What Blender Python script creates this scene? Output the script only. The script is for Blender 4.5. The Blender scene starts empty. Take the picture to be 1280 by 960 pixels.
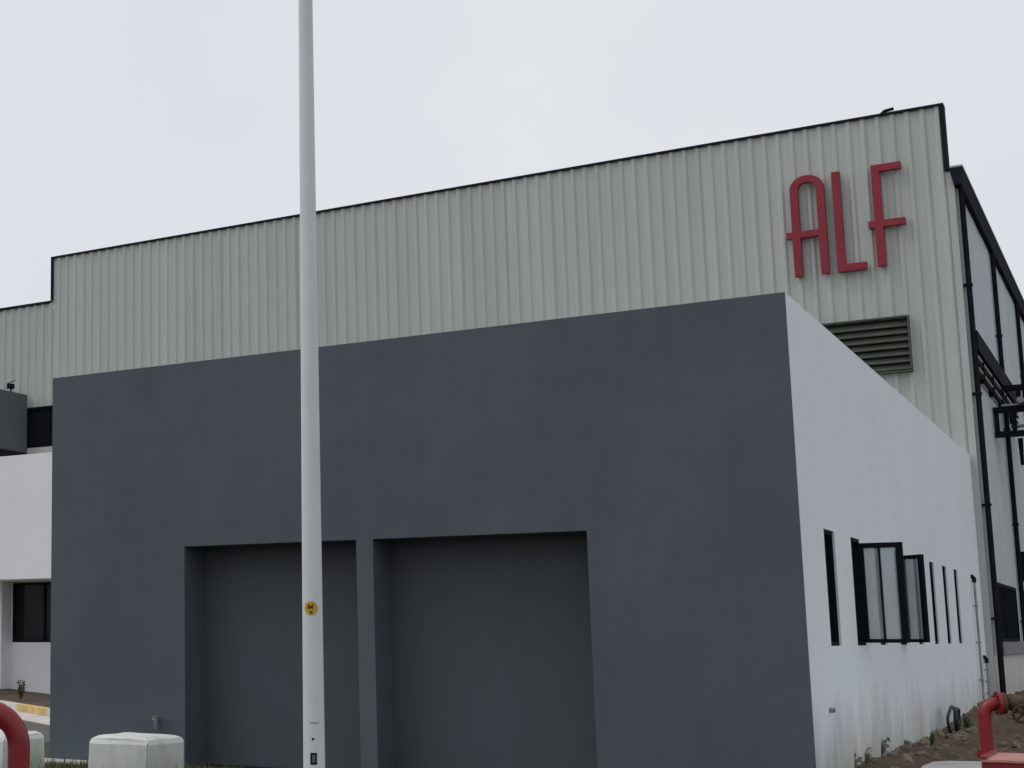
import bpy, bmesh, math, random
from mathutils import Vector, Matrix, noise
random.seed(7)
rad = math.radians
S = bpy.context.scene
COL = S.collection

# ------------------------------------------------------------------ camera
YAW, PITCH = 0.5925, 0.1520
cam_d = bpy.data.cameras.new('camera'); cam = bpy.data.objects.new('camera', cam_d); COL.objects.link(cam)
cam.location = (3.0942, -16.6474, 1.6)
cam.rotation_euler = (math.pi / 2 + PITCH, 0, YAW)
cam_d.sensor_width = 36.0
cam_d.lens = 1910.35 / 1280 * 36.0
cam_d.shift_x = (640 - 172.376) / 1280
cam_d.shift_y = (506.627 - 480) / 1280
cam_d.clip_end = 2000
S.camera = cam
S.render.resolution_x, S.render.resolution_y = 1024, 768

# ------------------------------------------------------------------ sky and sun (overcast)
SUN_EL, SUN_AZ = rad(58), math.atan2(-0.83, -0.56)      # compass angle from +Y towards +X
w = bpy.data.worlds.new('World'); S.world = w; w.use_nodes = True
nt = w.node_tree; nt.nodes.clear()
out = nt.nodes.new('ShaderNodeOutputWorld'); bg = nt.nodes.new('ShaderNodeBackground')
sky = nt.nodes.new('ShaderNodeTexSky'); sky.sky_type = 'NISHITA'; sky.sun_disc = False
sky.sun_elevation = SUN_EL; sky.sun_rotation = SUN_AZ; sky.air_density = 1.0; sky.dust_density = 3.0
hsv = nt.nodes.new('ShaderNodeHueSaturation'); hsv.inputs['Saturation'].default_value = 0.2
nt.links.new(sky.outputs[0], hsv.inputs['Color'])
tc = nt.nodes.new('ShaderNodeTexCoord')
nz = nt.nodes.new('ShaderNodeTexNoise'); nz.inputs['Scale'].default_value = 2.4; nz.inputs['Detail'].default_value = 5
nt.links.new(tc.outputs['Generated'], nz.inputs['Vector'])
cr = nt.nodes.new('ShaderNodeValToRGB')
cr.color_ramp.elements[0].position = 0.3; cr.color_ramp.elements[0].color = (7.2, 7.6, 8.3, 1)
cr.color_ramp.elements[1].position = 0.7; cr.color_ramp.elements[1].color = (8.2, 8.38, 8.72, 1)
nt.links.new(nz.outputs['Fac'], cr.inputs['Fac'])
mx = nt.nodes.new('ShaderNodeMix'); mx.data_type = 'RGBA'; mx.inputs['Factor'].default_value = 0.9
nt.links.new(hsv.outputs[0], mx.inputs['A']); nt.links.new(cr.outputs[0], mx.inputs['B'])
nt.links.new(mx.outputs['Result'], bg.inputs['Color']); bg.inputs['Strength'].default_value = 0.1
nt.links.new(bg.outputs[0], out.inputs['Surface'])
sd = bpy.data.lights.new('sun', 'SUN'); sd.energy = 0.8; sd.angle = rad(30); sd.color = (1, 0.97, 0.93)
so = bpy.data.objects.new('sun', sd); COL.objects.link(so)
sdir = Vector((math.sin(SUN_AZ) * math.cos(SUN_EL), math.cos(SUN_AZ) * math.cos(SUN_EL), math.sin(SUN_EL)))
so.rotation_euler = sdir.to_track_quat('Z', 'Y').to_euler(); so.location = (-10, -10, 30)
vs = S.view_settings; vs.view_transform = 'Standard'; vs.look = 'None'; vs.exposure = 0.0; vs.gamma = 1.0

# ------------------------------------------------------------------ materials
def nodes(name):
    m = bpy.data.materials.new(name); m.use_nodes = True
    return m, m.node_tree, m.node_tree.nodes['Principled BSDF']
def N(t, kind, **kw):
    n = t.nodes.new(kind)
    for k, v in kw.items():
        if k in n.inputs: n.inputs[k].default_value = v
        else: setattr(n, k, v)
    return n
def mixc(t, fac, a, b, blend='MIX'):
    m = t.nodes.new('ShaderNodeMix'); m.data_type = 'RGBA'; m.blend_type = blend
    for sock, v in ((m.inputs['Factor'], fac), (m.inputs['A'], a), (m.inputs['B'], b)):
        if isinstance(v, bpy.types.NodeSocket): t.links.new(v, sock)
        else: sock.default_value = v if not isinstance(v, tuple) else (v + (1,))[:4]
    return m.outputs['Result']
def ramp(t, src, p0, p1, c0=(0, 0, 0), c1=(1, 1, 1)):
    r = t.nodes.new('ShaderNodeValToRGB'); e = r.color_ramp.elements
    e[0].position = p0; e[0].color = c0 + (1,); e[1].position = p1; e[1].color = c1 + (1,)
    t.links.new(src, r.inputs['Fac']); return r.outputs['Color']
def wpos(t, scale=(1, 1, 1)):
    g = t.nodes.new('ShaderNodeNewGeometry'); mp = N(t, 'ShaderNodeMapping', Scale=scale)
    t.links.new(g.outputs['Position'], mp.inputs['Vector']); return mp.outputs['Vector']
def noise_t(t, vec, scale, detail=4, rough=0.55):
    n = N(t, 'ShaderNodeTexNoise', Scale=scale, Detail=detail, Roughness=rough)
    t.links.new(vec, n.inputs['Vector']); return n.outputs['Fac']
def bump(t, b, h, strength, dist=0.01):
    n = N(t, 'ShaderNodeBump', Strength=strength, Distance=dist)
    t.links.new(h, n.inputs['Height']); t.links.new(n.outputs['Normal'], b.inputs['Normal'])
def c(a, k): return tuple(min(1, x * k) for x in a)

def simple(name, col, rough=0.6, metal=0.0, var=0.12, scale=4.0, bmp=0.0, bscale=60, spec=0.4):
    m, t, b = nodes(name); v = wpos(t)
    f = noise_t(t, v, scale, 5)
    colr = mixc(t, ramp(t, f, 0.3, 0.7), c(col, 1 - var), c(col, 1 + var))
    t.links.new(colr, b.inputs['Base Color'])
    b.inputs['Roughness'].default_value = rough; b.inputs['Metallic'].default_value = metal
    b.inputs['Specular IOR Level'].default_value = spec
    if bmp: bump(t, b, noise_t(t, v, bscale, 3), bmp)
    return m
def plaster(name, col, streak=0.25, splash=None, patch=0.1, rough=0.85, relief=0.12):
    """painted render: large mottling, trowel relief, rain streaks from the top, noisy mud splash at the foot"""
    m, t, b = nodes(name); v = wpos(t)
    big = ramp(t, noise_t(t, v, 0.55, 5, 0.6), 0.3, 0.72)
    colr = mixc(t, big, c(col, 1 - patch), c(col, 1 + patch))
    blot = ramp(t, noise_t(t, v, 2.3, 6, 0.7), 0.5, 0.75)
    f1 = N(t, 'ShaderNodeMath', operation='MULTIPLY'); t.links.new(blot, f1.inputs[0]); f1.inputs[1].default_value = 0.35
    colr = mixc(t, f1.outputs[0], colr, tuple(x * y for x, y in zip(col, (0.84, 0.86, 0.83))))
    st = ramp(t, noise_t(t, wpos(t, (2.6, 2.6, 0.14)), 1.7, 6, 0.65), 0.52, 0.8)
    f2 = N(t, 'ShaderNodeMath', operation='MULTIPLY'); t.links.new(st, f2.inputs[0]); f2.inputs[1].default_value = streak
    colr = mixc(t, f2.outputs[0], colr, tuple(x * y for x, y in zip(col, (0.62, 0.64, 0.6))))
    if splash:
        g = t.nodes.new('ShaderNodeNewGeometry'); sp = t.nodes.new('ShaderNodeSeparateXYZ'); t.links.new(g.outputs['Position'], sp.inputs[0])
        n = noise_t(t, wpos(t, (1.2, 1.2, 0.5)), 1.6, 7, 0.7)
        mr = N(t, 'ShaderNodeMath', operation='MULTIPLY_ADD'); t.links.new(n, mr.inputs[0]); mr.inputs[1].default_value = 1.95
        t.links.new(sp.outputs['Z'], mr.inputs[2])
        fac = ramp(t, mr.outputs[0], 0.0, 1.0, (1, 1, 1), (0, 0, 0))
        rr = fac.node.color_ramp.elements; rr[0].position = 0.45; rr[1].position = 0.98
        mr2 = N(t, 'ShaderNodeMath', operation='MULTIPLY'); t.links.new(mr.outputs[0], mr2.inputs[0]); mr2.inputs[1].default_value = 0.5
        t.links.new(mr2.outputs[0], fac.node.inputs['Fac'])
        tint = mixc(t, ramp(t, noise_t(t, v, 1.1, 3), 0.42, 0.6), splash, (0.30, 0.36, 0.31))
        ff = N(t, 'ShaderNodeMath', operation='MULTIPLY'); t.links.new(fac, ff.inputs[0]); ff.inputs[1].default_value = 0.95
        colr = mixc(t, ff.outputs[0], colr, tint)
    t.links.new(colr, b.inputs['Base Color']); b.inputs['Roughness'].default_value = rough
    b.inputs['Specular IOR Level'].default_value = 0.25
    h = N(t, 'ShaderNodeMath', operation='ADD'); t.links.new(noise_t(t, v, 3.0, 5), h.inputs[0]); t.links.new(noise_t(t, v, 90, 3), h.inputs[1])
    bump(t, b, h.outputs[0], relief, 0.012)
    return m
def sheet_metal(name, col, rough=0.5):
    m, t, b = nodes(name); v = wpos(t)
    oi = t.nodes.new('ShaderNodeObjectInfo')
    colr = mixc(t, oi.outputs['Random'], c(col, 0.965), c(col, 1.035))
    st = ramp(t, noise_t(t, wpos(t, (3.5, 3.5, 0.1)), 1.5, 6, 0.65), 0.42, 0.75)
    f = N(t, 'ShaderNodeMath', operation='MULTIPLY'); t.links.new(st, f.inputs[0]); f.inputs[1].default_value = 0.4
    colr = mixc(t, f.outputs[0], colr, tuple(x * y for x, y in zip(col, (0.66, 0.72, 0.64))))
    gm = ramp(t, noise_t(t, v, 0.5, 4), 0.45, 0.68)
    f3 = N(t, 'ShaderNodeMath', operation='MULTIPLY'); t.links.new(gm, f3.inputs[0]); f3.inputs[1].default_value = 0.4
    colr = mixc(t, f3.outputs[0], colr, tuple(x * y for x, y in zip(col, (0.86, 0.97, 0.88))))
    t.links.new(colr, b.inputs['Base Color']); b.inputs['Roughness'].default_value = rough
    b.inputs['Specular IOR Level'].default_value = 0.35
    bump(t, b, noise_t(t, wpos(t, (1, 1, 0.5)), 1.5, 2), 0.12, 0.02)
    return m
def ground_mat(name, a, b_, d, gscale=0.35, bmp=0.8):
    m, t, b = nodes(name); v = wpos(t)
    c1 = mixc(t, ramp(t, noise_t(t, v, gscale, 6, 0.65), 0.38, 0.62), a, b_)
    c2 = mixc(t, ramp(t, noise_t(t, v, 7, 6, 0.7), 0.5, 0.7), c1, d)
    t.links.new(c2, b.inputs['Base Color']); b.inputs['Roughness'].default_value = 0.95
    b.inputs['Specular IOR Level'].default_value = 0.15
    bump(t, b, noise_t(t, v, 22, 8, 0.75), bmp, 0.03)
    return m
def glass_dark(name, col=(0.012, 0.014, 0.016), rough=0.08):
    m, t, b = nodes(name); b.inputs['Base Color'].default_value = col + (1,); b.inputs['Roughness'].default_value = rough
    b.inputs['Specular IOR Level'].default_value = 0.12
    bump(t, b, noise_t(t, wpos(t), 1.2, 2), 0.04, 0.02); return m
def glass_milky(name):
    m, t, b = nodes(name)
    b.inputs['Base Color'].default_value = (0.64, 0.68, 0.70, 1); b.inputs['Roughness'].default_value = 0.12
    tr = t.nodes.new('ShaderNodeBsdfTransparent'); tr.inputs[0].default_value = (0.86, 0.9, 0.9, 1)
    ms = t.nodes.new('ShaderNodeMixShader')
    f = ramp(t, noise_t(t, wpos(t), 2.5, 4), 0.2, 0.9, (0.3,) * 3, (0.6,) * 3); t.links.new(f, ms.inputs[0])
    t.links.new(tr.outputs[0], ms.inputs[1]); t.links.new(b.outputs[0], ms.inputs[2])
    t.links.new(ms.outputs[0], t.nodes['Material Output'].inputs['Surface']); return m

M = dict(
    grey=plaster('slate_grey_paint', (0.094, 0.110, 0.132), streak=0.2, patch=0.10),
    greyb=plaster('slate_grey_paint_upper_block', (0.10, 0.108, 0.122), streak=0.22, patch=0.08),
    door=plaster('dark_grey_door_paint', (0.077, 0.086, 0.102), streak=0.25, patch=0.10, rough=0.7),
    white=plaster('white_paint_side', (0.76, 0.805, 0.855), streak=0.05, splash=(0.46, 0.40, 0.31), patch=0.03),
    whitef=plaster('white_paint_annex', (0.79, 0.80, 0.82), streak=0.06, patch=0.04),
    cream=plaster('off_white_plinth', (0.56, 0.55, 0.52), streak=0.3, splash=(0.40, 0.34, 0.26), patch=0.08),
    sheet=sheet_metal('cladding_sheet', (0.462, 0.482, 0.465)),
    sheets=sheet_metal('cladding_sheet_lit_side', (0.52, 0.57, 0.60)),  # same cladding, brighter light on the side face put into the colour
    trim=simple('dark_trim', (0.018, 0.021, 0.026), 0.85, spec=0.03),
    steel=simple('dark_painted_steel', (0.014, 0.017, 0.021), 0.85, var=0.25, spec=0.03),
    gutter=simple('weathered_gutter', (0.10, 0.11, 0.12), 0.5, var=0.25),
    pipeg=simple('galvanised_pipe', (0.30, 0.31, 0.31), 0.45, metal=0.3, var=0.2),
    roof=simple('roof_sheet', (0.28, 0.29, 0.29), 0.6),
    flat=simple('roof_concrete', (0.3, 0.3, 0.29), 0.9),
    louvre=simple('louvre_olive', (0.058, 0.068, 0.050), 0.65, var=0.2),
    black=simple('dark_interior', (0.010, 0.011, 0.012), 0.9),
    frame=simple('window_frame_black', (0.012, 0.014, 0.018), 0.8, spec=0.03),
    glass=glass_dark('window_glass'),
    dusty=simple('dusty_dark_glass', (0.014, 0.016, 0.017), 0.8, var=0.3, spec=0.0),
    milky=glass_milky('sash_glass'),
    letter=simple('letter_red', (0.245, 0.012, 0.026), 0.45, var=0.12, scale=1.5),
    # painted pipe with chipped, rusty spots
    redp=simple('box_pale_red_top', (0.45, 0.20, 0.17), 0.6, var=0.2, scale=5),  # hose box lid, paler and pinker than the red body
    valve=simple('rusty_valve', (0.055, 0.032, 0.022), 0.7, var=0.5, scale=14, bmp=0.3),
    pole=plaster('pole_paint', (0.66, 0.68, 0.71), streak=0.35, patch=0.06, rough=0.35, relief=0.02),
    yellow=simple('yellow_sticker', (0.56, 0.34, 0.015), 0.5, var=0.2, scale=30),
    ink=simple('sticker_ink', (0.09, 0.035, 0.012), 0.6),
    block=plaster('whitewashed_concrete', (0.74, 0.76, 0.74), streak=0.25, splash=(0.42, 0.41, 0.36), patch=0.10),
    conc=simple('pale_concrete', (0.50, 0.49, 0.46), 0.9, var=0.14, scale=3, bmp=0.3),
    kyel=simple('kerb_yellow', (0.62, 0.45, 0.17), 0.8, var=0.25, scale=3),
    kwht=simple('kerb_white', (0.58, 0.55, 0.50), 0.8, var=0.2, scale=3),
    ground=ground_mat('earth_and_grass', (0.105, 0.088, 0.062), (0.062, 0.072, 0.034), (0.15, 0.13, 0.10)),
    dirt=ground_mat('brown_dirt', (0.125, 0.088, 0.056), (0.17, 0.130, 0.088), (0.062, 0.056, 0.034), 0.9, 1.0),
    redsoil=ground_mat('reddish_soil', (0.15, 0.105, 0.085), (0.105, 0.085, 0.065), (0.06, 0.055, 0.035), 0.8, 1.0),
    road=simple('tarmac', (0.115, 0.105, 0.098), 0.9, var=0.15, scale=3, bmp=0.4),
    stone=simple('rubble_stone', (0.20, 0.165, 0.125), 0.9, var=0.35, scale=3.5, bmp=0.4),
    hose=simple('hose_black', (0.02, 0.021, 0.02), 0.5),
)
def foliage(name, a, b_):
    m, t, b = nodes(name)
    colr = mixc(t, ramp(t, noise_t(t, wpos(t), 3.0, 5, 0.7), 0.35, 0.65), a, b_)
    t.links.new(colr, b.inputs['Base Color']); b.inputs['Roughness'].default_value = 0.7
    b.inputs['Specular IOR Level'].default_value = 0.2; return m
def rusty(name, base, rust):
    m, t, b = nodes(name); v = wpos(t)
    c1 = mixc(t, ramp(t, noise_t(t, v, 3.5, 5), 0.3, 0.7), c(base, 0.75), c(base, 1.25))
    sp = ramp(t, noise_t(t, v, 16, 7, 0.75), 0.60, 0.68)
    c2 = mixc(t, sp, c1, rust); t.links.new(c2, b.inputs['Base Color'])
    dust = ramp(t, noise_t(t, v, 9, 5), 0.2, 0.9, (0.3,) * 3, (0.6,) * 3); t.links.new(dust, b.inputs['Roughness'])
    bump(t, b, noise_t(t, v, 30, 4), 0.12, 0.01); return m
M['red'] = rusty('hydrant_red_worn', (0.215, 0.005, 0.011), (0.075, 0.026, 0.016))
M['grass'] = foliage('grass_blades', (0.052, 0.075, 0.022), (0.15, 0.125, 0.06))
M['weed'] = foliage('weed_leaves', (0.045, 0.07, 0.025), (0.10, 0.10, 0.05))
M['dry'] = foliage('dry_weed', (0.20, 0.19, 0.15), (0.12, 0.13, 0.09))

# ------------------------------------------------------------------ builders
def tag(o, label=None, cat=None, group=None, kind=None):
    for k, v in (('label', label), ('category', cat), ('group', group), ('kind', kind)):
        if v: o[k] = v
    return o
def empty(name, loc=(0, 0, 0)):
    o = bpy.data.objects.new(name, None); o.location = loc; COL.objects.link(o); o.empty_display_size = 0.2; return o
def link(name, me, mat, parent=None, loc=None):
    if mat and not me.materials: me.materials.append(M[mat])
    o = bpy.data.objects.new(name, me); COL.objects.link(o)
    if loc is not None: o.location = loc
    if parent is not None:
        o.parent = parent
        p = Vector((0, 0, 0)); q = parent
        while q is not None: p += q.location; q = q.parent
        o.location = o.location - p          # geometry is written in world coordinates, parents are unrotated
    return o
def build(name, bm, mat, parent=None, smooth=False, bevel=0):
    bmesh.ops.recalc_face_normals(bm, faces=bm.faces)
    me = bpy.data.meshes.new(name); bm.to_mesh(me); bm.free()
    if smooth:
        for p in me.polygons: p.use_smooth = True
    o = link(name, me, mat, parent)
    if bevel:
        md = o.modifiers.new('bevel', 'BEVEL'); md.width = bevel; md.segments = 2; md.limit_method = 'ANGLE'; md.angle_limit = rad(40)
    return o
def bx(bm, x0, x1, y0, y1, z0, z1):
    v = [bm.verts.new((x, y, z)) for x in (x0, x1) for y in (y0, y1) for z in (z0, z1)]
    for f in ((0, 1, 3, 2), (4, 6, 7, 5), (0, 4, 5, 1), (2, 3, 7, 6), (0, 2, 6, 4), (1, 5, 7, 3)): bm.faces.new([v[i] for i in f])
def box(name, mat, x0, x1, y0, y1, z0, z1, parent=None, bevel=0):
    bm = bmesh.new(); bx(bm, x0, x1, y0, y1, z0, z1); return build(name, bm, mat, parent, bevel=bevel)
def tube(bm, pts, rads, seg=14, cap=True):
    pts = [Vector(p) for p in pts]; n = len(pts)
    if not hasattr(rads, '__len__'): rads = [rads] * n
    rings = []; ref = None
    for i, p in enumerate(pts):
        d = ((pts[i] - pts[i - 1]).normalized() if i else Vector()) + ((pts[i + 1] - pts[i]).normalized() if i < n - 1 else Vector())
        d.normalize()
        if ref is None: ref = d.orthogonal().normalized()
        ref = (ref - d * ref.dot(d)).normalized(); s = d.cross(ref)
        rings.append([bm.verts.new(p + (ref * math.cos(2 * math.pi * k / seg) + s * math.sin(2 * math.pi * k / seg)) * rads[i]) for k in range(seg)])
    for a, b in zip(rings, rings[1:]):
        for k in range(seg): bm.faces.new((a[k], a[(k + 1) % seg], b[(k + 1) % seg], b[k]))
    if cap: bm.faces.new(rings[0][::-1]); bm.faces.new(rings[-1])
def pipe(name, mat, pts, r, parent=None, seg=14):
    bm = bmesh.new(); tube(bm, pts, r, seg); o = build(name, bm, mat, parent, smooth=True)
    md = o.modifiers.new('edge', 'EDGE_SPLIT'); md.split_angle = rad(50); return o
def cells(quads, to3, depth_vec, name, mat, parent=None, bevel=0):
    """solid from 2-D quads that share corners: front, back and every outline edge get faces"""
    bm = bmesh.new(); V = {}
    def vv(p, k):
        key = (round(p[0], 5), round(p[1], 5), k)
        if key not in V: V[key] = bm.verts.new(Vector(to3(*p)) + Vector(depth_vec) * k)
        return V[key]
    cnt = {}
    for q in quads:
        bm.faces.new([vv(p, 0) for p in q]); bm.faces.new([vv(p, 1) for p in q][::-1])
        for a, b in zip(q, q[1:] + q[:1]):
            ka, kb = tuple(round(x, 5) for x in a), tuple(round(x, 5) for x in b)
            cnt.setdefault(frozenset((ka, kb)), []).append((a, b))
    for e, l in cnt.items():
        if len(l) == 1:
            a, b = l[0]; bm.faces.new((vv(a, 0), vv(a, 1), vv(b, 1), vv(b, 0)))
    return build(name, bm, mat, parent, bevel=bevel)
def grid_wall(u0, u1, z0, z1, holes):
    us = sorted({u0, u1, *[h[i] for h in holes for i in (0, 1)]}); zs = sorted({z0, z1, *[h[i] for h in holes for i in (2, 3)]})
    qs = []
    for a, b in zip(us, us[1:]):
        for p, q in zip(zs, zs[1:]):
            if any(h[0] <= (a + b) / 2 <= h[1] and h[2] <= (p + q) / 2 <= h[3] for h in holes): continue
            qs.append([(a, p), (b, p), (b, q), (a, q)])
    return qs
def arc(cx, cy, r, a0, a1, n): return [(cx + r * math.cos(a0 + (a1 - a0) * i / n), cy + r * math.sin(a0 + (a1 - a0) * i / n)) for i in range(n + 1)]

# ------------------------------------------------------------------ ground
bm = bmesh.new(); bmesh.ops.create_grid(bm, x_segments=40, y_segments=40, size=400)
tag(build('ground', bm, 'ground'), kind='structure')
def sheet(name, mat, x0, x1, y0, y1, nx, ny, hf):
    bm = bmesh.new(); g = [[bm.verts.new((x0 + (x1 - x0) * i / nx, y0 + (y1 - y0) * j / ny, 0)) for j in range(ny + 1)] for i in range(nx + 1)]
    for r in g:
        for v in r: v.co.z = hf(v.co.x, v.co.y)
    for i in range(nx):
        for j in range(ny): bm.faces.new((g[i][j], g[i + 1][j], g[i + 1][j + 1], g[i][j + 1]))
    return tag(build(name, bm, mat, smooth=True), kind='structure')
def sstep(a, b, x):
    t = min(1, max(0, (x - a) / (b - a))); return t * t * (3 - 2 * t)
def bank_h(x, y):
    base = 0.10 + 0.10 * sstep(0.5, 3, y) + 0.12 * sstep(9, 13, y) + 0.15 * sstep(13, 17, y)
    fall = 1 - 0.72 * sstep(0.2, 2.2, x)
    n = noise.fractal(Vector((x * 1.3, y * 1.3, 1.7)), 1.0, 2.0, 5) * 0.07 + noise.noise(Vector((x * 6, y * 6, 4))) * 0.025
    e = min(sstep(-3, 0, y), 1 - sstep(36, 40, y), 1 - sstep(7, 9, x))
    h = (base * fall + n + 0.02) * e - 0.03 * (1 - e)
    return min(h, 0.17) if 0.72 < x < 2.5 and 0.8 < y < 3.1 else h
sheet('dirt_bank', 'dirt', -0.1, 9, -3, 40, 110, 400, bank_h)
def bed_h(x, y):
    t = sstep(0.05, 0.5, y - (8.7 - (x + 16.1) * 0.758))
    return -0.06 * (1 - t) + t * (0.13 + 0.2 * sstep(-22.2, -25, x) * sstep(13, 16, y) + noise.fractal(Vector((x * 0.9, y * 0.9, 7)), 1.0, 2.0, 4) * 0.04)
sheet('soil_bed', 'redsoil', -30, -10.2, 4, 17.15, 150, 110, bed_h)
# the diagonal kerb in front of the bed: each painted stone is a piece
kerb = empty('kerb', (-16.1, 8.7, 0)); tag(kerb, kind='structure')
kd = Vector((-2.19, 1.66, 0)).normalized(); kn = Vector((-kd.y, kd.x, 0)) * -1
for i in range(-3, 6):
    a = Vector((-16.1, 8.7, 0)) + kd * (i * 2.4 + 0.45); b = a + kd * 2.385
    bm = bmesh.new(); vv = []
    for p in (a, b):
        for q, z in ((0, -0.1), (0, 0.19 + random.uniform(-.006, .006)), (0.2, 0.19), (0.2, -0.1)): vv.append(bm.verts.new(p + kn * q + Vector((0, 0, z))))
    for k in range(4): bm.faces.new((vv[k], vv[(k + 1) % 4], vv[4 + (k + 1) % 4], vv[4 + k]))
    bm.faces.new(vv[:4]); bm.faces.new(vv[4:])
    build('kerb_stone', bm, 'kyel' if i % 2 == 0 else 'kwht', kerb, bevel=0.015)
bm = bmesh.new(); p0 = Vector((-16.1, 8.7, 0)) - kd * 7 ; p1 = p0 + kd * 22
v = [bm.verts.new(p + kn * q + Vector((0, 0, z))) for p, q, z in ((p0, -0.01, 0.04), (p1, -0.01, 0.04), (p1, -0.7, 0.014), (p0, -0.7, 0.014), (p0, -0.01, -0.1), (p1, -0.01, -0.1), (p1, -0.7, -0.1), (p0, -0.7, -0.1))]
for f in ((0, 1, 2, 3), (7, 6, 5, 4), (0, 4, 5, 1), (1, 5, 6, 2), (2, 6, 7, 3), (3, 7, 4, 0)): bm.faces.new([v[i] for i in f])
tag(build('drain_channel', bm, 'kwht'), kind='structure')
bm = bmesh.new(); v = [bm.verts.new(p + kn * q + Vector((0, 0, 0.004))) for p, q in ((p0, -0.6), (p1, -0.6), (p1, -6.5), (p0, -6.5))]; bm.faces.new(v)
tag(build('road', bm, 'road'), kind='structure')
# thin concrete apron along the foot of the grey wall and a pad on the bank
tag(box('apron', 'conc', -10.0, -7.45, -0.32, -0.002, -0.1, 0.035, bevel=0.01), kind='structure')
bm = bmesh.new()
pts = [(0.66, 3.05), (0.80, 3.3), (1.15, 3.4), (2.6, 3.3), (2.7, 0.6), (0.95, 0.6), (0.72, 1.3), (0.64, 2.4)]
lo = [bm.verts.new((x, y, 0.0)) for x, y in pts]; hi = [bm.verts.new((x, y, 0.235)) for x, y in pts]
bm.faces.new(hi); bm.faces.new(lo[::-1])
for i in range(len(pts)): j = (i + 1) % len(pts); bm.faces.new((lo[i], lo[j], hi[j], hi[i]))
tag(build('concrete_pad', bm, 'conc', bevel=0.02), 'pale concrete pad on the dirt between white wall and red box', 'pad')

# ------------------------------------------------------------------ the grey and white front building
W, HG, D = 9.533, 5.173, 17.217
ub = empty('utility_building', (-4.7, 0, 0))
tag(ub, 'low flat roofed building with slate grey front and long white side wall', 'building')
doors = [(-7.394, -4.968, -0.3, 2.779), (-4.751, -2.185, -0.3, 2.779)]
fw = cells(grid_wall(-W, -0.003, -0.3, HG, doors), lambda u, z: (u, 0, z), (0, 0.5, 0), 'front_wall', 'grey', ub)
fw['label'] = 'slate grey painted front wall with two door recesses'
for i, (a, b, _, t) in enumerate(doors):
    box('garage_door', 'door', a - 0.05, b + 0.05, 0.505, 0.56, 0.02, t + 0.1, ub)
wins = [(y, y + (0.62 if i == 0 else 0.52), 1.53, 2.79) for i, y in enumerate((1.26, 2.92, 4.60, 6.26, 8.05, 9.80, 11.38, 12.92))]
sw = cells(grid_wall(0.02, D + 0.02, -0.3, HG, wins), lambda u, z: (0, u, z), (-0.26, 0, 0), 'side_wall', 'white', ub)
sw['label'] = 'white painted side wall with a row of slot windows'
box('rear_lining', 'whitef', -W, -W + 0.25, 0.503, D - 0.1, -0.3, HG - 0.01, ub).name = 'far_side_wall'
box('roof_slab', 'flat', -W + 0.25, -0.27, 0.503, D - 0.05, 4.70, 4.86, ub)
box('floor_slab', 'flat', -W + 0.25, -0.27, 0.57, D - 0.05, -0.2, 0.01, ub)
for i, (a, b, z0, z1) in enumerate(wins):
    wn = box('window', 'glass', -0.085, -0.075, a - 0.02, b + 0.02, z0 - 0.02, z1 + 0.02, ub)
    fq = grid_wall(a + 0.002, b - 0.002 + (0.03 if i in (1, 3) else 0), z0 + 0.002, z1 - 0.002, [(a + 0.045, b - 0.045, z0 + 0.045, z1 - 0.045)])
    cells(fq, lambda u, z, fx0=(0.004 if i in (1, 3) else -0.022): (fx0, u, z), (-0.075 if i in (1, 3) else -0.05, 0, 0), 'window_frame', 'frame', wn)
    if i in (1, 3):
        # a casement sash swung outwards, hinged on the far jamb
        ang = rad(2) if i == 1 else rad(44); L = 0.47 if i == 1 else 0.40
        hz = Vector((0.006, b - 0.02, 0)); dv = Vector((math.cos(ang), -math.sin(ang), 0)); nv = Vector((math.sin(ang), math.cos(ang), 0))
        za, zb = z0 + 0.03, z1 - 0.05
        to3 = lambda u, z, hz=hz, dv=dv: hz + dv * u + Vector((0, 0, z))
        holes = [(0.045, 0.205, za + 0.045, zb - 0.06), (0.225, L - 0.075, za + 0.045, zb - 0.06)] if i == 1 else [(0.04, L - 0.07, za + 0.045, zb - 0.05)]
        sh = cells(grid_wall(0, L, za, zb, holes), to3, nv * 0.045, 'sash', 'frame', wn)
        for h in holes:
            cells([[(h[0] - .01, h[2] - .01), (h[1] + .01, h[2] - .01), (h[1] + .01, h[3] + .01), (h[0] - .01, h[3] + .01)]],
                  lambda u, z, hz=hz, dv=dv, nv=nv: hz + dv * u + Vector((0, 0, z)) + nv * 0.02, nv * 0.005, 'sash_pane', 'milky', sh)
# small fixtures on the side wall
def conduit(name, label, y, z0, z1, r, bend):
    e = empty(name, (0.05, y, z0)); tag(e, label, 'pipe')
    pipe('tube', 'pipeg', [(0.05, y, z0), (0.05, y, z1)], r, e)
    if bend: pipe('elbow_head', 'steel', [(0.05, y, z1 - 0.02), (0.05, y, z1 + 0.05), (0.02, y, z1 + 0.09), (-0.02, y, z1 + 0.09)], r * 1.7, e)
    for k in range(3):
        z = z0 + (z1 - z0) * (0.2 + 0.3 * k); box('clip', 'pipeg', -0.01, 0.06 + r, y - r - 0.01, y + r + 0.01, z - 0.015, z + 0.015, e)
conduit('drain_pipe', 'thin grey pipe with dark hooked top near far end of white wall', 15.55, 0.42, 2.66, 0.022, True)
conduit('drain_pipe', 'short thin grey pipe low on white wall at the warehouse corner', 16.55, 0.45, 1.18, 0.022, True)
e = empty('weep_pipe', (0, 0.91, 0.87)); tag(e, 'tiny grey outlet stub low on white wall near the grey corner', 'pipe')
bm = bmesh.new(); tube(bm, [(-0.05, 0.91, 0.87), (0.05, 0.91, 0.868)], 0.028, 12); build('stub', bm, 'pipeg', e)
bm = bmesh.new(); tube(bm, [(0.048, 0.91, 0.868), (0.053, 0.91, 0.868)], 0.02, 12); build('bore', bm, 'black', e)
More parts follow.
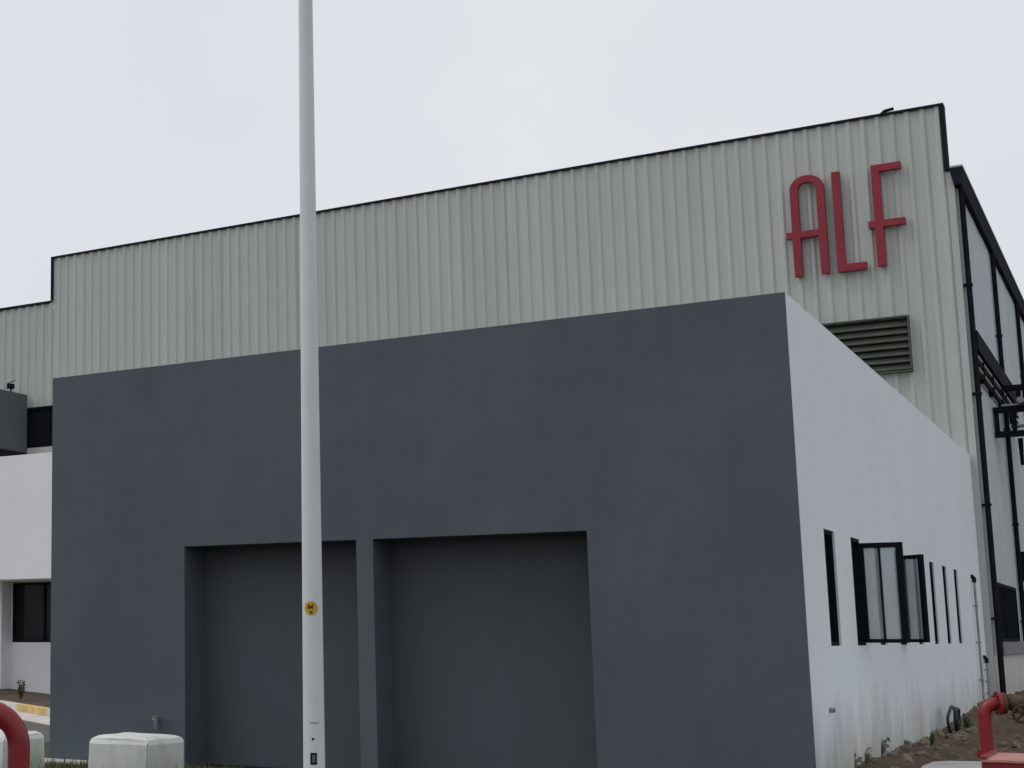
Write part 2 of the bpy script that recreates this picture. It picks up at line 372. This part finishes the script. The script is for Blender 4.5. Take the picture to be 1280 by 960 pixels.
# tap on the grey wall
e = empty('wall_tap', (-7.72, 0, 0.55)); tag(e, 'small dark tap on grey wall behind the square white block', 'tap')
pipe('inlet', 'pipeg', [(-7.80, 0.02, 0.60), (-7.80, -0.10, 0.60), (-7.74, -0.14, 0.59)], 0.028, e)
pipe('valve_body', 'gutter', [(-7.74, -0.14, 0.62), (-7.73, -0.15, 0.55), (-7.72, -0.16, 0.46)], [0.022, 0.04, 0.03], e)
pipe('handle', 'gutter', [(-7.79, -0.14, 0.635), (-7.69, -0.15, 0.63)], 0.011, e, 8)

# ------------------------------------------------------------------ warehouse
HT, HS, WT, XR = 12.36, 11.09, 22.585, 0.12
wh = empty('warehouse', (-11, D, 0)); tag(wh, 'tall grey ribbed metal clad warehouse behind the low building', 'building')
# structural core set 6 cm behind the sheets
cells(grid_wall(-34, XR - 0.06, -0.3, 10.8, [(-23.55, -22.0, 6.95, 8.05), (-23.96, -21.4, 1.5, 3.2)]), lambda u, z: (u, D + 0.08, z), (0, 0.3, 0), 'core_wall', 'flat', wh)
box('parapet_core', 'flat', -WT + 0.05, -0.05, D + 0.08, D + 0.25, 10.803, HT - 0.05, wh)
PITCH_R = WT / 81
def profile(n):
    pts = []
    for k in range(n):
        o = k * PITCH_R
        pts += [(o, 0), (o + 0.125, 0), (o + 0.167, 0.040), (o + 0.224, 0.040), (o + 0.267, 0)]
    pts.append((n * PITCH_R, 0)); return pts
_sheets = {}
def sheet_mesh(n, h, mat):
    key = (n, round(h, 3), mat)
    if key not in _sheets:
        bm = bmesh.new(); pr = profile(n)
        lo = [bm.verts.new((x, -d, 0)) for x, d in pr]; hi = [bm.verts.new((x, -d, h)) for x, d in pr]
        for i in range(len(pr) - 1): bm.faces.new((lo[i], lo[i + 1], hi[i + 1], hi[i]))
        me = bpy.data.meshes.new('cladding_panel'); bm.to_mesh(me); bm.free(); me.materials.append(M[mat]); _sheets[key] = me
    return _sheets[key]
def panel(x, y, z0, z1, n=4, mat='sheet', rot=0.0):
    o = link('cladding_panel', sheet_mesh(n, z1 - z0, mat), None, wh, (x, y, z0)); o.rotation_euler.z = rot; return o
k = 0; x = -WT
while x < -0.1:
    n = min(4, int(round((0.0 - x) / PITCH_R)))
    if n < 1: break
    panel(x, D + (0.0 if k % 2 else -0.004) + random.uniform(-.001, .001), 0.2, HT - 0.03, n); x += n * PITCH_R; k += 1
box('corner_flashing', 'sheet', -0.004, XR, D - 0.03, D + 0.02, 0.2, 10.93, wh)
x = -WT - 0.003
for k in range(9):
    panel(x - 1.12, D + (0.0 if k % 2 else -0.004), 8.09, HS - 0.03); x -= 1.12
yy = D + 0.05
for k in range(31):
    panel(XR + (0.0 if k % 2 else 0.004), yy, 1.30, 10.75, 4, 'sheets', math.pi / 2); yy += 1.12
YE = yy
box('plinth', 'cream', XR - 0.1, XR + 0.05, D + 0.03, YE, -0.3, 1.296, wh)
box('sill_band', 'gutter', XR - 0.1, XR + 0.11, D + 0.9, YE, 1.299, 1.55, wh)
box('far_wall', 'flat', -34, XR, YE, YE + 0.2, -0.3, 10.8, wh)
box('roof', 'roof', -34, XR + 0.03, D + 0.26, YE + 0.3, 10.86, 10.96, wh)
# trims
bm = bmesh.new(); bx(bm, -WT - 0.06, 0.045, D - 0.075, D + 0.27, HT - 0.035, HT + 0.012); build('parapet_cap', bm, 'trim', wh)
bm = bmesh.new(); bx(bm, -34, -WT - 0.062, D - 0.07, D + 0.27, HS - 0.05, HS + 0.015); build('lower_cap', bm, 'trim', wh)
box('edge_trim', 'trim', -0.035, 0.042, D - 0.07, D + 0.26, 10.96, HT - 0.037, wh)
box('edge_trim', 'trim', -WT - 0.06, -WT - 0.005, D - 0.07, D + 0.26, HS + 0.017, HT - 0.037, wh)
bm = bmesh.new(); tube(bm, [(-1.15, D + 0.1, HT + 0.02), (-1.05, D + 0.1, HT + 0.10), (-0.88, D + 0.1, HT + 0.12)], 0.035, 8); build('roof_bracket', bm, 'trim', wh)
# gutter along the right eave
gq = [[(XR + 0.0, 10.62), (XR + 0.13, 10.62), (XR + 0.17, 10.97), (XR - 0.06, 10.97)]]
cells(gq, lambda u, z: (u, D - 0.14, z), (0, YE - D + 0.4, 0), 'gutter', 'trim', wh)
cells([[(XR - 0.05, 10.973), (XR + 0.185, 10.973), (XR + 0.185, 11.01), (XR - 0.05, 11.01)]], lambda u, z: (u, D - 0.145, z), (0, YE - D + 0.4, 0), 'gutter_lip', 'pipeg', wh)
for i, y in enumerate((17.35, 23.6, 30.2, 36.8, 43.4)):
    dp = pipe('downpipe', 'steel', [(XR + 0.10, y, 10.63), (XR + 0.10, y, 0.55), (XR + 0.16, y - 0.03, 0.42)], 0.052, wh)
    for z in (2.0, 4.2, 6.4, 8.6): box('pipe_clip', 'steel', XR, XR + 0.165, y - 0.07, y + 0.07, z - 0.02, z + 0.02, dp)
# side windows, low on the long wall
for y0, y1 in ((18.3, 19.55), (19.75, 22.3), (24.6, 27.2), (31.4, 34.0)):
    wn = box('window', 'dusty', XR + 0.055, XR + 0.065, y0, y1, 1.60, 2.66, wh)
    cells(grid_wall(y0 - 0.05, y1 + 0.05, 1.553, 2.72, [(y0 + .01, y1 - .01, 1.61, 2.65)]), lambda u, z: (XR + 0.09, u, z), (-0.08, 0, 0), 'window_frame', 'steel', wn)
# louvre vent
lx0, lx1, lz0, lz1 = -2.62, -0.87, 6.92, 8.07
lv = box('louvre_vent', 'black', lx0 + 0.04, lx1 - 0.04, D - 0.056, D - 0.050, lz0 + 0.04, lz1 - 0.04, wh)
cells(grid_wall(lx0, lx1, lz0, lz1, [(lx0 + 0.035, lx1 - 0.035, lz0 + 0.035, lz1 - 0.035)]), lambda u, z: (u, D - 0.17, z), (0, 0.125, 0), 'louvre_frame', 'louvre', lv)
sm = None
for k in range(7):
    z = lz0 + 0.09 + k * 0.147
    bm = bmesh.new()
    v = [bm.verts.new(p) for xx in (lx0 + 0.033, lx1 - 0.033) for p in ((xx, -0.155, -0.03), (xx, -0.14, -0.045), (xx, -0.055, 0.075), (xx, -0.067, 0.085))]
    for i in range(4): bm.faces.new((v[i], v[(i + 1) % 4], v[4 + (i + 1) % 4], v[4 + i]))
    bm.faces.new(v[:4]); bm.faces.new(v[4:])
    if sm is None:
        bmesh.ops.recalc_face_normals(bm, faces=bm.faces); sm = bpy.data.meshes.new('slat'); bm.to_mesh(sm); sm.materials.append(M['louvre'])
    bm.free(); link('slat', sm, None, lv, (0, D, z))

# letters
def letter(name, label, quads):
    o = cells(quads, lambda u, z: (u, D - 0.20, z), (0, 0.13, 0), name, 'letter', bevel=0.008)
    tag(o, label, 'letter', 'red letters on the cladding'); return o
def R4(a, b, p, q): return [(a, p), (b, p), (b, q), (a, q)]
xl0, xl1, xr0, xr1 = -2.945, -2.785, -2.43, -2.27
qa = [R4(xl0, xl1, 9.12, 9.94), R4(xl0, xl1, 9.94, 10.085), R4(xl0, xl1, 10.085, 10.98), R4(xr0, xr1, 9.12, 9.94), R4(xr0, xr1, 9.94, 10.085), R4(xr0, xr1, 10.085, 10.98),
      R4(-3.06, xl0, 9.94, 10.085), R4(xl1, xr0, 9.94, 10.085)]
cxA = (xl0 + xr1) / 2; ro = (xr1 - xl0) / 2; ri = (xr0 - xl1) / 2; NA = 12
for i in range(NA):
    a0, a1 = math.pi - math.pi * i / NA, math.pi - math.pi * (i + 1) / NA
    P = lambda r, h, a: (cxA + r * math.cos(a), 10.98 + h * max(0, math.sin(a)) if 1e-9 < math.sin(a) else 10.98)
    qa.append([P(ro, 0.30, a0), P(ro, 0.30, a1), P(ri, 0.145, a1), P(ri, 0.145, a0)])
letter('letter', 'tall red letter A with rounded top on grey cladding', qa)
letter('letter', 'tall red letter L between the A and the F on cladding',
       [R4(-2.115, -1.955, 9.11, 9.265), R4(-1.955, -1.56, 9.11, 9.265), R4(-2.115, -1.955, 9.265, 11.25)])
letter('letter', 'tall red letter F nearest the warehouse corner',
       [R4(-1.36, -1.2, 9.13, 9.945), R4(-1.36, -1.2, 9.945, 10.09), R4(-1.36, -1.2, 10.09, 11.115), R4(-1.36, -1.2, 11.115, 11.265),
        R4(-1.48, -1.36, 9.945, 10.09), R4(-1.2, -0.79, 9.945, 10.09), R4(-1.2, -0.80, 11.115, 11.265)])

# services on the long side wall
ct = empty('cable_tray', (XR + 0.1, 18, 7)); tag(ct, 'dark cable tray with thin pipes running along warehouse side wall', 'cable tray')
cells([R4(XR + 0.04, XR + 0.16, 7.30, 7.36), R4(XR + 0.04, XR + 0.07, 7.36, 7.70), R4(XR + 0.13, XR + 0.16, 7.36, 7.70)], lambda u, z: (u, 17.5, z), (0, 9.5, 0), 'tray', 'steel', ct)
for i in range(4):
    pipe('tube', 'pipeg' if i in (0, 2) else 'steel', [(XR + 0.10, 17.5, 7.20 - i * 0.12), (XR + 0.10, 27.0, 7.20 - i * 0.12)], 0.034, ct, 10)
for y in (18.5, 20.5, 22.5, 25.5): box('bracket', 'steel', XR, XR + 0.155, y - 0.02, y + 0.02, 6.75, 7.28, ct)
pk = empty('pipe_rack', (2.8, 21.2, 0)); tag(pk, 'dark steel pipe rack jutting out from warehouse side wall', 'pipe rack')
for y, zs in ((21.0, (5.92, 6.45)), (23.0, (6.75, 7.20))):
    for z in zs: box('beam', 'steel', XR + 0.05, 3.0, y - 0.06, y + 0.06, z, z + 0.13, pk)
    for x in (XR + 0.055, 0.50, 1.6): box('strut', 'steel', x, x + 0.09, y - 0.05, y + 0.05, zs[0] + 0.131, zs[1] - 0.001, pk)
    box('post', 'steel', 2.86, 2.99, y - 0.065, y + 0.065, -0.1, zs[0] - 0.001, pk)
for j, x in enumerate((0.72, 0.95, 1.3)): pipe('carried_pipe', 'pipeg', [(x, 20.6, 6.66), (x, 26.5, 6.66)], 0.07, pk)
pipe('cross_pipe', 'pipeg', [(XR + 0.2, 21.14, 6.62), (3.1, 21.14, 6.62)], 0.035, pk, 10)
pipe('cross_pipe', 'pipeg', [(XR + 0.35, 21.14, 6.16), (3.1, 21.14, 6.16)], 0.035, pk, 10)
pipe('drop_pipe', 'steel', [(0.62, 21.2, 5.9), (0.62, 21.2, 5.35), (3.1, 21.2, 5.35)], 0.05, pk, 10)
eb = empty('electrical_box', (XR + 0.2, 24.5, 2.95)); tag(eb, 'dark electrical box fixed above window on warehouse side wall', 'electrical box')
box('cabinet', 'steel', XR + 0.04, XR + 0.36, 24.0, 25.0, 2.95, 3.60, eb, bevel=0.01)
box('door_panel', 'gutter', XR + 0.362, XR + 0.375, 24.06, 24.94, 3.0, 3.55, eb)
box('handle', 'pipeg', XR + 0.377, XR + 0.40, 24.12, 24.16, 3.25, 3.40, eb)

# ------------------------------------------------------------------ annex on the left
an = empty('annex_building', (-25, 15.5, 0)); tag(an, 'white annex with projecting band and slate grey block on top', 'building')
box('white_band', 'whitef', -34, -19.5, 15.5, D - 0.08, 3.18, 6.51, an, bevel=0.01)
cells(grid_wall(-34, -19.5, -0.3, 3.172, [(-23.93, -21.6, 1.52, 3.165)]), lambda u, z: (u, 17.2, z), (0, 0.085, 0), 'lower_wall', 'whitef', an)
box('return_wall', 'whitef', -34, -23.95, 16.75, 17.195, -0.3, 3.172, an)
wn = box('window', 'glass', -23.95, -21.5, 17.26, 17.27, 1.5, 3.22, an)
cells(grid_wall(-23.928, -21.602, 1.522, 3.162, [(-23.86, -22.85, 1.59, 3.10), (-22.79, -21.67, 1.59, 3.10)]), lambda u, z: (u, 17.215, z), (0, 0.05, 0), 'window_frame', 'frame', wn)
gb = box('grey_block', 'greyb', -34, -23.42, 15.56, D - 0.09, 6.513, 8.46, an, bevel=0.01)
box('skirt_flashing', 'trim', -34, -23.40, 15.54, D - 0.1, 6.514, 6.80, an)
wn = box('upper_window', 'glass', -23.6, -21.9, D + 0.04, D + 0.05, 6.9, 8.08, an)
cells(grid_wall(-23.56, -21.95, 6.93, 8.07, [(-23.50, -22.75, 6.99, 8.0), (-22.70, -22.0, 6.99, 8.0)]), lambda u, z: (u, D - 0.02, z), (0, 0.058, 0), 'window_frame', 'frame', wn)
box('lintel', 'trim', -23.7, -21.9, D - 0.09, D - 0.03, 8.05, 8.085, an)
box('sill', 'conc', -23.39, -21.9, D - 0.12, D - 0.02, 6.513, 6.925, an)
# floodlight standing on the grey block
fl = empty('floodlight', (-23.6, 16.6, 8.46)); tag(fl, 'small black floodlight standing on grey block of the annex', 'floodlight')
fx_, fy_ = -23.6, 16.6
pipe('stem', 'steel', [(fx_, fy_, 8.46), (fx_, fy_, 8.60)], 0.025, fl, 8)
bm = bmesh.new(); bx(bm, fx_ - 0.08, fx_ + 0.08, fy_ - 0.10, fy_ + 0.08, 8.58, 8.72); build('lamp_head', bm, 'steel', fl, bevel=0.02)
pipe('yoke', 'steel', [(fx_ - 0.12, fy_ - .02, 8.58), (fx_ - 0.10, fy_ - .02, 8.74), (fx_ + 0.16, fy_ - .02, 8.80)], 0.015, fl, 6)

# ------------------------------------------------------------------ pole
PX, PY = -2.62, -5.68
LX, LY = 0.0048, 0.0032     # slight lean to the right
pl = empty('lamp_pole', (PX, PY, 0)); tag(pl, 'tall tapered light grey steel pole standing before the two doors', 'pole')
def pc(z): return Vector((PX + LX * (z - 0.6), PY + LY * (z - 0.6), z))
def prad(z): return 0.0885 - 0.0042 * z
zsv = [0.03 + i * 0.5 for i in range(18)]
bm = bmesh.new(); tube(bm, [pc(z) for z in zsv], [prad(z) for z in zsv], 32); build('shaft', bm, 'pole', pl, smooth=True)
bm = bmesh.new(); tube(bm, [pc(8.53), pc(8.56), pc(8.60)], [0.056, 0.056, 0.02], 24); build('cap', bm, 'pole', pl, smooth=True)
box('base_plate', 'pole', PX - 0.19, PX + 0.19, PY - 0.19, PY + 0.19, 0.002, 0.03, pl)
for sx in (-1, 1):
    for sy in (-1, 1): pipe('anchor_bolt', 'pipeg', [(PX + sx * .15, PY + sy * .15, 0.03), (PX + sx * .15, PY + sy * .15, 0.09)], 0.013, pl, 8)
vdir = Vector((3.0942 - PX, -16.6474 - PY, 0)).normalized(); vang = math.atan2(vdir.y, vdir.x)
def patch(name, mat, shape, z, off, r_out, dang=0.0):
    """shape: list of 2-D polygons (s along the surface, t up) wrapped on the shaft"""
    bm = bmesh.new()
    for poly in shape:
        vs_ = []
        for s, t in poly:
            zz = z + t; R = prad(zz) + r_out; a = vang + dang + (off + s) / R; cc = pc(zz)
            vs_.append(bm.verts.new((cc.x + R * math.cos(a), cc.y + R * math.sin(a), zz)))
        bm.faces.new(vs_)
    bmesh.ops.remove_doubles(bm, verts=bm.verts, dist=1e-5)
    o = build(name, bm, mat, pl); md = o.modifiers.new('thick', 'SOLIDIFY'); md.thickness = 0.0015; md.offset = 1; return o
disc = []
for i in range(24):
    a0, a1 = 2 * math.pi * i / 24, 2 * math.pi * (i + 1) / 24
    for r0, r1 in ((0, 0.02), (0.02, 0.04), (0.04, 0.056)):
        q = [(r1 * math.cos(a0), r1 * math.sin(a0)), (r1 * math.cos(a1), r1 * math.sin(a1))]
        q += [(r0 * math.cos(a1), r0 * math.sin(a1)), (r0 * math.cos(a0), r0 * math.sin(a0))] if r0 else [(0, 0)]
        disc.append(q)
ZS = 1.845
patch('sticker', 'yellow', disc, ZS, -0.012, 0.0015)['label'] = 'round yellow sticker with brown mark'
mark = [[(x0, z0), (x1, z0), (x1, z1), (x0, z1)] for x0, x1, z0, z1 in
        ((-0.027, -0.012, -0.006, 0.018), (0.004, 0.019, -0.006, 0.018), (-0.027, 0.019, 0.018, 0.034), (-0.012, 0.004, -0.002, 0.018), (-0.012, 0.012, -0.042, -0.022))]
patch('sticker_mark', 'ink', mark, ZS, -0.012, 0.0055)
patch('access_hatch', 'steel', [[(-0.026 + 0.013 * i, -0.045), (-0.013 + 0.013 * i, -0.045), (-0.013 + 0.013 * i, 0.045), (-0.026 + 0.013 * i, 0.045)] for i in range(4)], 0.68, -0.004, 0.003)
patch('hatch_plate', 'gutter', [[(-0.012, -0.03), (0.014, -0.03), (0.014, 0.03), (-0.012, 0.03)]], 0.68, -0.004, 0.006)
patch('bolt_hole', 'steel', [[(-0.009, -0.009), (0.009, -0.009), (0.009, 0.009), (-0.009, 0.009)]], 0.83, -0.008, 0.002)
patch('weld_seam', 'pipeg', [[(-0.03 + 0.012 * i, -0.004), (-0.018 + 0.012 * i, -0.004), (-0.018 + 0.012 * i, 0.004), (-0.03 + 0.012 * i, 0.004)] for i in range(6)], 0.955, 0.0, 0.002)

# ------------------------------------------------------------------ whitewashed blocks
def wblock(x0, x1, y0, y1, h, label, seed):
    bm = bmesh.new(); bx(bm, x0, x1, y0, y1, -0.15, h)
    top = [v for v in bm.verts if v.co.z > 0]
    for v in top:
        v.co.x += (0.02 if v.co.x < (x0 + x1) / 2 else -0.008); v.co.y += (0.02 if v.co.y < (y0 + y1) / 2 else -0.01)
    edges = [e for e in bm.edges if all(v in top for v in e.verts)]
    bmesh.ops.bevel(bm, geom=edges, offset=0.075, segments=2, profile=0.45, affect='EDGES')
    edges = [e for e in bm.edges if abs(e.verts[0].co.z - e.verts[1].co.z) > 0.3]
    bmesh.ops.bevel(bm, geom=edges, offset=0.02, segments=2, affect='EDGES')
    bmesh.ops.subdivide_edges(bm, edges=bm.edges, cuts=5, use_grid_fill=True)
    for v in bm.verts: v.co += Vector(noise.noise_vector(v.co * 4 + Vector((seed, 0, 0)))) * 0.011 + Vector(noise.noise_vector(v.co * 17)) * 0.004
    o = build('concrete_block', bm, 'block', smooth=False)
    return tag(o, label, 'block', 'whitewashed concrete blocks before the grey wall')
wblock(-5.87, -5.15, -4.25, -3.55, 0.67, 'square whitewashed concrete block standing before the left garage door', 1)
wblock(-7.62, -6.85, -4.30, -3.60, 0.65, 'white concrete block behind the bent red pipe', 5)

# ------------------------------------------------------------------ fire water pipes
def bend(p, d0, d1, r, n=10):
    """quarter bend starting at p, heading d0, leaving along d1"""
    d0, d1 = Vector(d0), Vector(d1); cc = Vector(p) + d1 * r
    return [cc - d1 * r * math.cos(math.pi / 2 * i / n) + d0 * r * math.sin(math.pi / 2 * i / n) for i in range(n + 1)]
RV = Vector((math.cos(-YAW), -math.sin(YAW) * -1, 0)); RV = Vector((math.cos(YAW), math.sin(YAW), 0))
def flange(name, mat, p, d, r, th, parent, bolts=0):
    p, d = Vector(p), Vector(d).normalized()
    f = pipe(name, mat, [p - d * th / 2, p + d * th / 2], r, parent, 20)
    s = d.orthogonal().normalized(); t = d.cross(s)
    for k in range(bolts):
        a = 2 * math.pi * k / bolts; q = p + (s * math.cos(a) + t * math.sin(a)) * r * 0.8
        pipe('bolt', 'valve', [q - d * th * 1.1, q + d * th * 1.1], 0.009, f, 6)
# left: riser with an elbow leading off to the left
rb = Vector((-2.638, -9.39, 0)); R0 = 0.066
e = empty('fire_pipe', rb); tag(e, 'glossy bent red pipe rising in front of white block', 'pipe')
lft = Vector((-0.83, -0.56, 0)).normalized()
pts = [rb, rb + Vector((0, 0, 0.97))] + bend(rb + Vector((0, 0, 0.975)), (0, 0, 1), lft, 0.21)
pts += [pts[-1] + lft * 1.2]
pipe('riser', 'red', pts, R0, e, 20)
flange('flange', 'red', rb + Vector((0, 0, 0.02)), (0, 0, 1), 0.125, 0.03, e, 8)
flange('flange', 'red', pts[-1], lft, 0.125, 0.03, e, 8)
q = pts[-1] + lft * 0.02
pipe('drop_leg', 'red', [q, q + lft * 0.1] + bend(q + lft * 0.1, lft, (0, 0, -1), 0.2) + [Vector((q + lft * 0.3).to_tuple()) + Vector((0, 0, -1.1))], R0, e, 20)
# right: riser, elbow, flange and valve behind a red box
hb = Vector((1.61, -1.0, 0)); HR = 0.055
e = empty('fire_hydrant', hb); tag(e, 'red elbow hydrant riser with rusty valve beside white wall', 'hydrant')
hd = Vector((0.92, 0.38, 0)).normalized()
pts = [hb, hb + Vector((0, 0, 0.93))] + bend(hb + Vector((0, 0, 0.94)), (0, 0, 1), hd, 0.10) + [hb + Vector((0, 0, 1.04)) + hd * 0.11]
pipe('riser', 'red', pts, HR, e, 20)
flange('flange', 'red', hb + Vector((0, 0, 0.60)), (0, 0, 1), 0.10, 0.025, e, 6)
flange('flange', 'red', hb + Vector((0, 0, 1.04)) + hd * 0.12, hd, 0.105, 0.03, e, 8)
flange('flange', 'valve', hb + Vector((0, 0, 1.04)) + hd * 0.155, hd, 0.095, 0.03, e, 8)
vb = hb + Vector((0, 0, 1.04)) + hd * 0.265
bm = bmesh.new(); tube(bm, [vb - hd * 0.11, vb - hd * 0.05, vb, vb + hd * 0.05, vb + hd * 0.11, vb + hd * 0.8], [0.045, 0.065, 0.075, 0.065, 0.045, 0.045], 16); build('valve_body', bm, 'valve', e, smooth=True)
def wheel(ctr, ax, r, parent):
    ax = Vector(ax).normalized(); s = ax.orthogonal().normalized(); t = ax.cross(s)
    bm = bmesh.new(); ring = [ctr + (s * math.cos(2 * math.pi * k / 16) + t * math.sin(2 * math.pi * k / 16)) * r for k in range(17)]
    tube(bm, ring, 0.012, 8, cap=False)
    for k in range(3):
        d = s * math.cos(math.pi * k / 3) + t * math.sin(math.pi * k / 3); tube(bm, [ctr - d * r, ctr + d * r], 0.009, 6)
    build('handwheel', bm, 'valve', parent, smooth=True)
cn = Vector((0.38, -0.92, 0.0)).normalized()
pipe('spindle', 'valve', [vb, vb + cn * 0.16 + Vector((0, 0, -0.08))], 0.02, e, 10); wheel(vb + cn * 0.16 + Vector((0, 0, -0.08)), cn + Vector((0, 0, -0.5)), 0.085, e)
v2 = vb + hd * 0.22
pipe('spindle', 'valve', [v2, v2 + Vector((0, 0, 0.15))], 0.018, e, 10); wheel(v2 + Vector((0, 0, 0.09)), (0.2, -0.5, 1), 0.07, e)
hx = empty('hose_box', (2.3, -1.6, 0)); tag(hx, 'red metal hose box with pink top below the hydrant', 'hose box')
box('body', 'red', 1.67, 2.9, -2.05, -1.15, -0.05, 0.595, hx, bevel=0.006)
box('lid', 'redp', 1.655, 2.915, -2.065, -1.135, 0.598, 0.625, hx, bevel=0.006)
box('lid_rim', 'red', 1.65, 1.70, -2.07, -1.13, 0.627, 0.645, hx)
box('latch', 'steel', 2.24, 2.32, -2.075, -2.052, 0.50, 0.58, hx)

# ------------------------------------------------------------------ rubble, weeds and grass
bm = bmesh.new()
for i in range(420):
    y = random.uniform(1.2, 17) if random.random() < 0.75 else random.uniform(-1, 17); x = random.random() ** 2 * 2.4 + 0.03
    if 0.55 < x < 2.8 and 0.4 < y < 3.5: continue
    r = random.choice((0.015, 0.02, 0.02, 0.03, 0.03, 0.045, 0.07)) * random.uniform(0.7, 1.3)
    m = Matrix.Translation((x, y, bank_h(x, y) + r * 0.25)) @ Matrix.Rotation(random.random() * 6, 4, 'Z') @ Matrix.Rotation(random.random(), 4, 'X')
    g = bmesh.ops.create_icosphere(bm, subdivisions=1, radius=r)
    for v in g['verts']:
        v.co = Vector((v.co.x * random.uniform(.8, 1.3), v.co.y * random.uniform(.7, 1.1), v.co.z * random.uniform(.5, .8))); v.co = m @ v.co
tag(build('rubble', bm, 'stone'), 'loose stones and rubble strewn over the dirt along the white wall', 'rubble', kind='stuff')
def blade(bm, p, h, lean, a, w):
    d = Vector((math.cos(a), math.sin(a), 0)); s = Vector((-d.y, d.x, 0)) * w / 2; p = Vector(p)
    m_ = p + d * lean * 0.4 + Vector((0, 0, h * 0.6)); t = p + d * lean + Vector((0, 0, h))
    v = [bm.verts.new(q) for q in (p - s, p + s, m_ + s * .8, m_ - s * .8, t)]
    bm.faces.new(v[:4]); bm.faces.new((v[3], v[2], v[4]))
def tufts(bm, n, fx, hmin, hmax, per=7):
    for _ in range(n):
        q = fx()
        if q is None: continue
        x, y, z = q; h = random.uniform(hmin, hmax)
        for k in range(per):
            blade(bm, (x + random.gauss(0, .03), y + random.gauss(0, .03), z), h * random.uniform(.5, 1.2), random.uniform(0.02, .6) * h, random.random() * 6.28, random.uniform(.006, .012))
bm = bmesh.new()
def fx():
    x, y = random.uniform(-13, 0), random.uniform(-9, -0.35)
    if noise.noise(Vector((x * .6, y * .6, 3))) < -0.12: return None
    return (x, y, 0)
tufts(bm, 8000, fx, 0.04, 0.12)
def fx2():
    x = random.uniform(-7.3, -2.3); y = random.uniform(-0.6, 0.35)
    if -4.97 < x < -4.75: y = -abs(y)
    return (x, y, 0.0) if noise.noise(Vector((x * 1.2, 2, 3))) > -0.1 else None
tufts(bm, 160, fx2, 0.05, 0.12)
def fx3():                                      # longer grass round the blocks
    bxs = random.choice(((-5.87, -5.15, -4.25, -3.55), (-7.62, -6.85, -4.3, -3.6)))
    a = random.random()
    x = bxs[0] + (bxs[1] - bxs[0]) * random.random(); y = bxs[2] - 0.05 - random.random() * 0.25
    if a < 0.4: x = bxs[1] + 0.04 + random.random() * 0.25; y = bxs[2] + (bxs[3] - bxs[2]) * random.random()
    return (x, y, 0)
tufts(bm, 240, fx3, 0.12, 0.42, 5)
tag(build('grass', bm, 'grass'), 'rough short grass and weeds on the ground before the grey wall', 'grass', kind='stuff')
def weed(name, label, p, h, n, mat, group=None):
    e = empty(name, p); tag(e, label, 'weed', group)
    bm = bmesh.new(); bl = bmesh.new()
    for k in range(n):
        a = random.random() * 6.28; L = h * random.uniform(.6, 1.1); d = Vector((math.cos(a), math.sin(a), 0)) * random.uniform(.05, .35) * h
        if p[0] < 0.3 and p[0] > -0.2 and d.x < 0: d.x = -d.x * 0.4
        b = Vector(p); pts = [b, b + d * .3 + Vector((0, 0, L * .5)), b + d + Vector((0, 0, L))]
        tube(bm, pts, [0.006, 0.005, 0.002], 5)
        for j in range(9):
            t = random.uniform(.25, 1); q = b + d * t + Vector((0, 0, L * t)); s = random.uniform(.03, .07) * (h / .3) ** .5
            u = Vector((random.gauss(0, 1), random.gauss(0, 1), random.gauss(0, .6))).normalized(); w_ = u.orthogonal().normalized()
            if p[0] < 0.3 and p[0] > -0.2 and u.x < 0: u.x = -u.x
            v = [bl.verts.new(c_) for c_ in (q, q + u * s * .5 + w_ * s * .25, q + u * s, q + u * s * .5 - w_ * s * .25)]; bl.faces.new(v)
    build('stem', bm, mat, e); build('leaf_cluster', bl, mat, e)['kind'] = 'stuff'
for p, h, lab in (((0.10, 1.55, 0.12), 0.26, 'small dry weed against foot of white wall nearest the grey corner'),
                  ((0.10, 2.25, 0.15), 0.26, 'small dry weed second from the grey corner along white wall'),
                  ((0.10, 3.35, 0.20), 0.32, 'taller dry weed third from the grey corner along white wall')):
    weed('weed', lab, p, h, 6, 'dry', 'dry weeds along the white wall')
weed('weed', 'low green weed on dirt heap by the white wall', (0.25, 6.4, 0.2), 0.16, 12, 'weed')
weed('weed', 'low green weed by the coiled hose at white wall', (0.3, 10.2, 0.22), 0.2, 14, 'weed')
weed('shrub', 'small dark shrub in the soil bed before the annex', (-20.3, 13.0, 0.15), 0.45, 26, 'weed')
weed('shrub', 'low dark plant at the kerb end beside grey wall', (-17.6, 10.9, 0.14), 0.22, 20, 'weed')
# loop of hose by the wall
bm = bmesh.new(); pts = []
for k in range(70):
    a = 2 * math.pi * k / 22; pts.append(Vector((0.20 + 0.03 * k / 70 + 0.05 * math.sin(a * .5), 9.55 + 0.40 * math.cos(a) + .1 * math.sin(k * .7) * .3, 0.40 + 0.19 * math.sin(a) + 0.02 * math.sin(k))))
tube(bm, pts, 0.022, 8)
tag(build('hose', bm, 'hose', smooth=True), 'black coiled hose leaning against foot of the white wall', 'hose')
